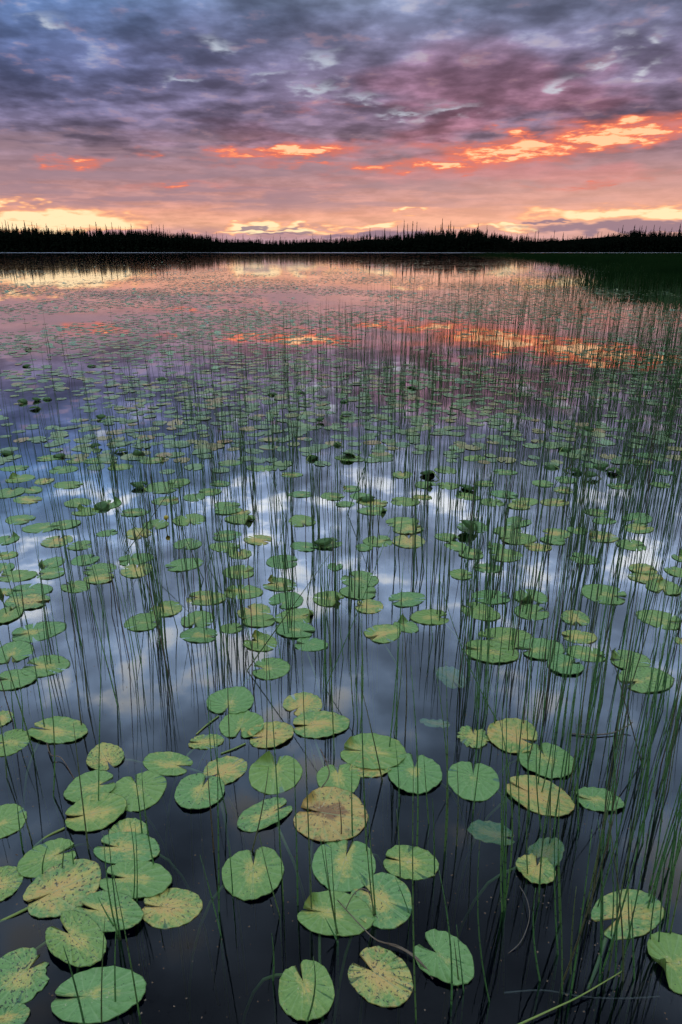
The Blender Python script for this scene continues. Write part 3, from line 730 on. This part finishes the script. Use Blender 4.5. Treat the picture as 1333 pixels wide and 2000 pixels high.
# sunken leaves seen through the surface
for px, py, w_, l_, rz, dep, lab in [(962, 1616, .085, .15, 1.25, -.030, 'pale sunken leaf drifting under the surface below the fan ribbed pad'),
                                     (882, 1312, .11, .17, .25, -.035, 'faint sunken pad under the reeds right of centre'),
                                     (851, 1404, .045, .12, 1.4, -.025, 'small pale sunken leaf scrap above the ribbed heart pad'),
                                     (1068, 1658, .09, .125, -.9, -.016, 'crumpled half sunken leaf behind the crumpled olive pad')]:
    me = pad_mesh(random.Random(int(px)), 26, (0, .4, .75, .965, 1.0), notch=.1, ragged=.08, wave=2.5)
    place_pad(ground(px, py), w_, l_, rz, me, (.80, .0, .0), lab, None, z=dep * .8, stalk=False, cat='sunken leaf', name='sunken_leaf')

# the rest of the pads out to the open water: uncountable
def pad_density(X_, Y_):
    s = math.sin(X_ * .55 + 1.3 * math.sin(Y_ * .21)) * math.sin(Y_ * .33 + .8 * math.sin(X_ * .3)) + .5 * math.sin(X_ * 1.7 + Y_ * .9) * math.sin(Y_ * 1.3 - X_ * .6)
    d = .36 + .40 * s
    u = X_ / max(Y_, 1)
    d *= (.48 if Y_ < 11 else .42 if Y_ < 16 else .58 if Y_ < 26 else 1.1) * (.6 if u > .12 and Y_ < 17 else 1)
    if Y_ > 60: d *= max(0.0, 1 - (Y_ - 60) / 70) * (0.35 if u < -.18 else 1)
    if u < -.30 and Y_ > 38: d *= .5
    return d
def far_pads():
    V, F, k = [], [], 0
    n = 10; tries = 0; cells = {}
    while k < 42000 and tries < 200000:
        tries += 1
        Y_ = 5.0 * (125 / 5.0) ** (rng.random() ** .62)
        X_ = rng.uniform(-.60, .60) * (Y_ + 1)
        if rng.random() > pad_density(X_, Y_): continue
        if Y_ > 20 and X_ > edge_X(Y_) - 1: continue
        px, py = project((X_, Y_, 0))
        if py > 880 and -60 < px < 1393 and (py > 1010 or rng.random() < .55): continue
        ra = rng.uniform(.050, .092)
        key = (int(X_ / .2), int(Y_ / .2))
        if cells.get(key, 0) >= 2: continue
        cells[key] = cells.get(key, 0) + 1
        a0 = rng.random() * 6.28; el = rng.uniform(.72, .95); tz = rng.gauss(0, .02), rng.gauss(0, .02)
        lift = 0.0006 + .0018 * cells[key]
        up = rng.random() < .012
        pts = [(X_, Y_, lift + (.03 if up else 0))]
        for i in range(n):
            t = -2.95 + 5.9 * i / (n - 1)
            r_ = ra * (1 + .06 * math.sin(3 * t + a0))
            x, y = math.sin(t) * r_ * el, math.cos(t) * r_
            c_, s_ = math.cos(a0), math.sin(a0)
            xx, yy = x * c_ - y * s_, x * s_ + y * c_
            pts.append((X_ + xx, Y_ + yy, max(.0012, lift + xx * tz[0] + yy * tz[1]) + ((.02 * rng.random() + yy * .15) if up else 0)))
        V += pts; b = k * (n + 1)
        F += [(b, b + i + 1, b + i + 2)[::-1] for i in range(n - 1)]
        k += 1
    return mesh_np('far_lily_pads', V, F)
tag(link('far_lily_pads', far_pads(), M_PADFAR), 'countless small lily pads drifting toward the open lake', 'lily pads', kind='stuff')

# ------------------------------------------------------------------ reeds
def reed_pts(base, top, bow, n=8):
    axis = top - base; L_ = axis.length
    side = Vector((math.cos(bow[1]), math.sin(bow[1]), 0)) * bow[0] * L_
    under = base - Vector((axis.x * .12 - side.x * .4, axis.y * .12 - side.y * .4, .32))
    pts = [under]
    for i in range(n):
        t = i / (n - 1)
        pts.append(base + axis * t + side * (4 * t * (1 - t)) * .5)
    return pts
def reed_radii(n, r0):
    return [r0] + [r0 * (1 - .72 * (i / (n - 1)) ** 1.3) for i in range(n)]
HAND = [(105,1555,73,1225),(193,1565,201,1190),(160,1418,145,1230),(173,1384,160,1225),(173,1658,144,1412),(278,1628,264,1512),(301,1690,277,1500),(45,1660,34,1570),(62,1642,40,1572),
 (12,1482,0,1400),(14,1520,2,1412),(32,1425,22,1310),(45,1428,30,1290),(84,1707,94,1652),(122,1696,126,1652),(144,1688,137,1640),(233,1833,203,1630),(236,1835,212,1618),(261,1759,254,1600),(268,1759,264,1606),
 (227,1815,192,1752),(199,1996,206,1788),(166,2004,124,1847),(273,1985,221,1700),(226,1956,228,1800),(428,1780,424,1424),(418,1662,404,1483),(548,1662,520,1230),(521,1468,519,1230),(449,1458,444,1200),
 (413,1480,407,1210),(582,1767,574,1473),(609,1777,588,1230),(493,1662,525,1498),(547,1788,506,1627),(653,1473,645,1210),(455,1747,446,1640),(554,1760,545,1610),(432,1826,391,1670),(600,1994,612,1869),
 (534,1915,531,1823),(659,1823,625,1630),(661,1825,634,1640),(658,1828,647,1650),(660,1840,636,1793),(734,1787,720,1590),(731,1790,715,1620),(782,1713,775,1580),(813,1990,808,1490),(849,1708,845,1560),
 (882,1960,858,1700),(896,1915,887,1833),(906,1935,892,1806),(956,1955,938,1640),(799,1782,772,1713),(983,1777,975,1400),(985,1778,981,1370),(987,1776,990,1420),(981,1780,1001,1450),(1171,1915,1168,1600),
 (1217,1915,1185,1580),(1194,1828,1190,1640),(1231,1833,1233,1600),(1239,1910,1234,1757),(1270,1838,1295,1683),(1287,1840,1300,1660),(1095,1803,1093,1560),(1090,1864,1085,1580),(1115,1902,1126,1731),(1055,1915,1047,1734),
 (1031,1708,1032,1560),(1174,1850,1176,1620),(815,1650,803,1300),(869,1662,871,1290),(872,1640,850,1300),(717,1662,706,1300),(689,1634,688,1493),(747,1524,703,1330),(780,1575,772,1447),(892,1650,893,1488),
 (838,1610,828,1473),(929,1491,930,1230),(988,1700,990,1310),(667,1630,662,1560),(984,1690,984,1500),(1014,1635,1008,1420),(1034,1600,1030,1400),(1057,1620,1050,1430),(1075,1640,1082,1450),(1130,1620,1125,1400)]
# tall clumps seen in the photo, (x, y, how many)
CLUMPS = [(640,1340,7),(505,1320,3),(415,1230,7),(318,1250,9),(300,1180,6),(565,1150,5),(705,1410,4),(772,1430,5),(905,1330,7),(940,1390,6),(1110,1545,5),(1185,1660,5),(1240,1630,4),(1310,1690,5),(1265,1480,5),(1140,1480,6),
          (1290,1560,6),(1155,1110,8),(1040,1200,6),(1000,1280,6),(860,1200,5),(1068,1340,5),(690,1180,6),(445,1130,5),(150,1150,4),(1210,1400,6),(1320,1400,5),(1090,1440,5),(470,1230,4),(730,1060,6),(610,1010,5),(250,1080,4),
          (1160,1370,5),(1030,1420,4),(1195,1900,4),(1090,1930,3),(650,1190,5),(560,1230,4),(960,1150,6),(820,1120,5),(1270,1750,4),(1310,1820,3),(1150,1780,3)]
reeds = []                                                        # (base, top, bow)
for bx, by, tx, ty in HAND:
    b = ground(bx, by); t = at_depth(tx, ty, b.y + rng.uniform(-.03, .03))
    if t.z > .95: t = b + (t - b) * (.95 / t.z)
    reeds.append((b, t, (rng.gauss(0, .035), rng.uniform(0, 6.28)), rng.uniform(.0018, .0026)))
def rand_reed(b, hs=1.0):
    h = rng.uniform(.40, .68) * hs
    lean = Vector((rng.gauss(-.012, .038), rng.gauss(0, .036), 1)) * h
    if rng.random() < .03: lean += Vector((rng.gauss(0, .3), rng.gauss(0, .2), 0)) * h
    return (b, b + lean, (rng.gauss(0, .032), rng.uniform(0, 6.28)), rng.uniform(.0018, .0025) if b.y < 2.6 else rng.uniform(.0022, .0031))
for cx, cy, k in CLUMPS:
    for _ in range(k):
        b = ground(cx + rng.gauss(0, 9), cy + rng.gauss(0, 12)); reeds.append(rand_reed(b, 1.05))
def reed_density(px, Y_):
    u = (px - 666) / 666
    if Y_ < 1.55: return 0 if u < .45 else 14
    if Y_ < 2.4: return 7 + 22 * max(0, u + .1)
    if Y_ < 4: return 52 + 16 * u
    if Y_ < 6: return 62 + 22 * u
    if Y_ < 9.5: return 42 + 44 * u + (10 if u > .1 else 0)
    if Y_ < 12: return max(3, 22 + 44 * u)
    if Y_ < 18: return max(.3, 8 + 26 * u)
    if Y_ < 40: return max(.0, (u - .05) * 18)
    return max(0, (u - .35) * 6)
n_hand = len(reeds)
zones = [(1.05, 1.55), (1.55, 2.4), (2.4, 4), (4, 6), (6, 9.5), (9.5, 12), (12, 18), (18, 40), (40, 70)]
for ya, yb in zones:
    wid = .56 * (ya + yb) / 2 + .45; area = 2 * wid * (yb - ya)
    n_try = int(area * 90)
    for _ in range(n_try):
        Y_ = rng.uniform(ya, yb); X_ = rng.uniform(-1, 1) * (.56 * Y_ + .45)
        if Y_ > 24 and X_ > edge_X(Y_) + 1: continue
        px = project((X_, Y_, 0))[0]
        patch = .75 + .5 * math.sin(X_ * 2.3 + 1.7 * math.sin(Y_ * 1.1)) * math.sin(Y_ * 1.9 + X_ * .7)
        if rng.random() * 90 > reed_density(px, Y_) * patch: continue
        b = Vector((X_, Y_, 0)); reeds.append(rand_reed(b, .92))
        if rng.random() < .35: reeds.append(rand_reed(b + Vector((rng.gauss(0, .015), rng.gauss(0, .015), 0)), .9))
def in_view(b):
    x, y = project(b); return -25 < x < 1358 and y < 2030
near = sorted([r_ for r_ in reeds if in_view(r_[0])], key=lambda r_: r_[0].y)[:300]
near_ids = set(id(r_) for r_ in near)
for b, t, bow, r0 in near:
    pts = [p - b for p in reed_pts(b, t, bow)]
    vv, ff = tube(pts, reed_radii(8, r0), 6)
    o = link('reed_stem', mesh('reed_stem', vv, ff), M_REED, None, b)
    x, y = project(b)
    lean = (t.x - b.x) / max(.05, t.z)
    how = 'leaning left' if lean < -.10 else 'leaning right' if lean > .10 else 'upright'
    tall = 'short' if t.z < .30 else 'tall' if t.z > .62 else 'slim'
    tag(o, place_words(b, '%s green reed %s, foot' % (tall, how), ''), 'reed', 'reeds standing in the near water')
V, F, k = [], [], 0
for r_ in reeds:
    if id(r_) in near_ids: continue
    b, t, bow, r0 = r_
    n = 5 if b.y < 12 else 3; sides = 4 if b.y < 6 else 3
    pts = reed_pts(b, t, bow, n); rad = reed_radii(n, r0 * (1.0 if b.y < 9 else 1.15))
    vv, ff = tube(pts, rad, sides)
    V += [tuple(p) for p in vv]
    for q in ff:
        if len(q) == 4: F.append(tuple(i + k for i in q))
    k += len(vv)
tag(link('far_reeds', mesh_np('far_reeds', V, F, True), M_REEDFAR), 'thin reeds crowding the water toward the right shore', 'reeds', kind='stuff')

# ------------------------------------------------------------------ small things
def stem_thing(name, pix, zs, r0, r1, mat, label, cat):
    pts = [ground(x, y, z) if isinstance(z, (int, float)) else z for (x, y), z in zip(pix, zs)]
    sp_ = spline(pts, 18); o0 = pts[0].copy()
    vv, ff = tube([p - o0 for p in sp_], [r0 + (r1 - r0) * i / 17 for i in range(18)], 6)
    pad = next((p for p in PADS if p['label'] == label), None)
    if pad:                                                       # the visible stalk of a pad: its part
        for ch in list(pad.children):
            if ch.name.startswith('stalk'): bpy.data.objects.remove(ch)
        o = link('stalk', mesh('stalk', vv, ff), mat, pad)
        o.rotation_euler = (0, 0, -pad.rotation_euler.z)
        d = o0 - pad.location; cz, sz = math.cos(-pad.rotation_euler.z), math.sin(-pad.rotation_euler.z)
        o.location = (d.x * cz - d.y * sz, d.x * sz + d.y * cz, d.z)
        return
    tag(link(name, mesh(name, vv, ff), mat, None, o0), label, cat)
stem_thing('fallen_reed', [(1009, 2003), (1070, 1975), (1128, 1948), (1180, 1918), (1215, 1897)], [.012, .010, .012, .02, .03], .0024, .0012, M_STALK, 'yellow green fallen reed lying slantwise at the bottom right', 'reed')
stem_thing('dead_stalk', [(660, 1758), (698, 1800), (736, 1836), (775, 1846), (812, 1868), (836, 1897)], [.01, .014, .018, .012, .008, .0], .0014, .0018, M_TWIG, 'long brown dead stalk curving between the bottom pads', 'stalk')
stem_thing('dead_stalk', [(676, 1775), (690, 1748), (706, 1736), (722, 1745), (734, 1790)], [.01, .035, .05, .04, .0], .0012, .0016, M_TWIG, 'brown dead stalk arched like a hoop over the yellowing pad', 'stalk')
stem_thing('dead_stalk', [(736, 1836), (790, 1856), (830, 1888), (846, 1912)], [.012, .012, .006, .0], .0016, .0022, M_TWIG, 'thin brown dead stalk crossing the long one by the two lobed pad', 'stalk')
stem_thing('dead_stalk', [(1118, 1433), (1158, 1435), (1197, 1431), (1222, 1420), (1236, 1410)], [.004, .006, .008, .016, .03], .0030, .0022, M_PALE, 'pale bleached dead stalk floating in the upper right reeds', 'stalk')
stem_thing('sunken_reed', [(985, 1939), (1060, 1934), (1136, 1946), (1210, 1950), (1290, 1946)], [-.045, -.04, -.045, -.05, -.045], .0020, .0016, M_PALE, 'pale sunken stem running level under the bottom right reeds', 'reed')
stem_thing('dead_stalk', [(1015, 1730), (1030, 1758), (1034, 1795), (1018, 1838), (993, 1862)], [.01, .02, .02, .01, .0], .0010, .0008, M_PALE, 'thin pale bent stalk below the crumpled olive pad', 'stalk')
stem_thing('sunken_stalk', [(1184, 1832), (1168, 1880), (1149, 1932)], [-.006, -.03, -.06], .0046, .0040, M_STALK, 'big pad with buff centre behind five reeds, lower right', 'stalk')
stem_thing('floating_stalk', [(0, 1800), (28, 1787), (58, 1772)], [-.004, .002, .004], .0036, .0036, M_STALK, 'long olive yellow oval pad with raised midrib and stalk', 'stalk')
stem_thing('floating_stalk', [(64, 1656), (92, 1634), (127, 1617)], [-.012, .0, .003], .0030, .0032, M_STALK, 'long narrow pad with tan midrib and slit notch at left', 'stalk')
stem_thing('floating_stalk', [(432, 1472), (458, 1462), (480, 1452)], [.002, .004, .003], .0026, .0028, M_STALK, 'tan and yellow pad half hidden under the green heart pad', 'stalk')
stem_thing('floating_stalk', [(384, 1434), (405, 1415), (428, 1398)], [.002, .004, .003], .0026, .0026, M_STALK, 'clean green pad split by dark reeds, top of the upper trio', 'stalk')
stem_thing('dead_stalk', [(92, 1450), (100, 1474), (121, 1481), (146, 1522)], [.02, .015, .01, .0], .0018, .0014, M_TWIG, 'brown bent twig below the wide open notched pad', 'stalk')
stem_thing('dead_stalk', [(627, 1540), (641, 1520), (642, 1500), (626, 1462)], [.004, .02, .05, .10], .0018, .0016, M_TWIG, 'kinked brown stalk bending over the round lobed pad', 'stalk')
# bits of plant floating round the feet of the near reeds
V, F = [], []
for i in range(900):
    b = rng.choice(near)[0] if i % 2 else ground(rng.uniform(-20, 1350), rng.uniform(1250, 2010))
    x, y = b.x + rng.gauss(0, .02), b.y + rng.gauss(0, .02); r_ = rng.uniform(.0010, .0028); k = len(V); a0 = rng.random() * 6.28
    if any((c2.xy - Vector((x, y))).length < r2 * 1.1 for c2, r2, _ in placed): continue
    V.append((x, y, .0016))
    for q in range(5):
        V.append((x + r_ * rng.uniform(.6, 1.4) * math.cos(a0 + q * 1.257), y + r_ * rng.uniform(.6, 1.4) * math.sin(a0 + q * 1.257), .0004))
    F += [(k, k + 1 + q, k + 1 + (q + 1) % 5) for q in range(5)]
tag(link('floating_bits', mesh_np('floating_bits', V, F), M_TWIG), 'specks of plant litter floating between the near reeds', 'litter', kind='stuff')
# a yellow pond lily bud or two
for px, py, lab in [(324, 1026, 'small yellow lily bud on a stalk left of centre'), (587, 693, 'tiny yellow lily bud far out among the reeds')]:
    g = ground(px, py + 5); o = empty('lily_bud', (g.x, g.y, 0))
    vv, ff = tube([Vector((0, 0, -.1)), Vector((.004, 0, .02)), Vector((.008, 0, .055))], [.003, .003, .003], 6)
    link('stalk', mesh('bud_stalk', vv, ff), M_STALK, o)
    vv, ff = tube([Vector((.008, 0, .052)), Vector((.008, 0, .058)), Vector((.009, 0, .068)), Vector((.010, 0, .078)), Vector((.010, 0, .082))], [.004, .011, .015, .012, .005], 10)
    link('flower', mesh('bud_flower', vv, ff), M_BUD, o)
    tag(o, lab, 'lily bud', 'yellow lily buds')
print('reeds', len(reeds), 'pads', len(PADS), 'hand', n_hand)
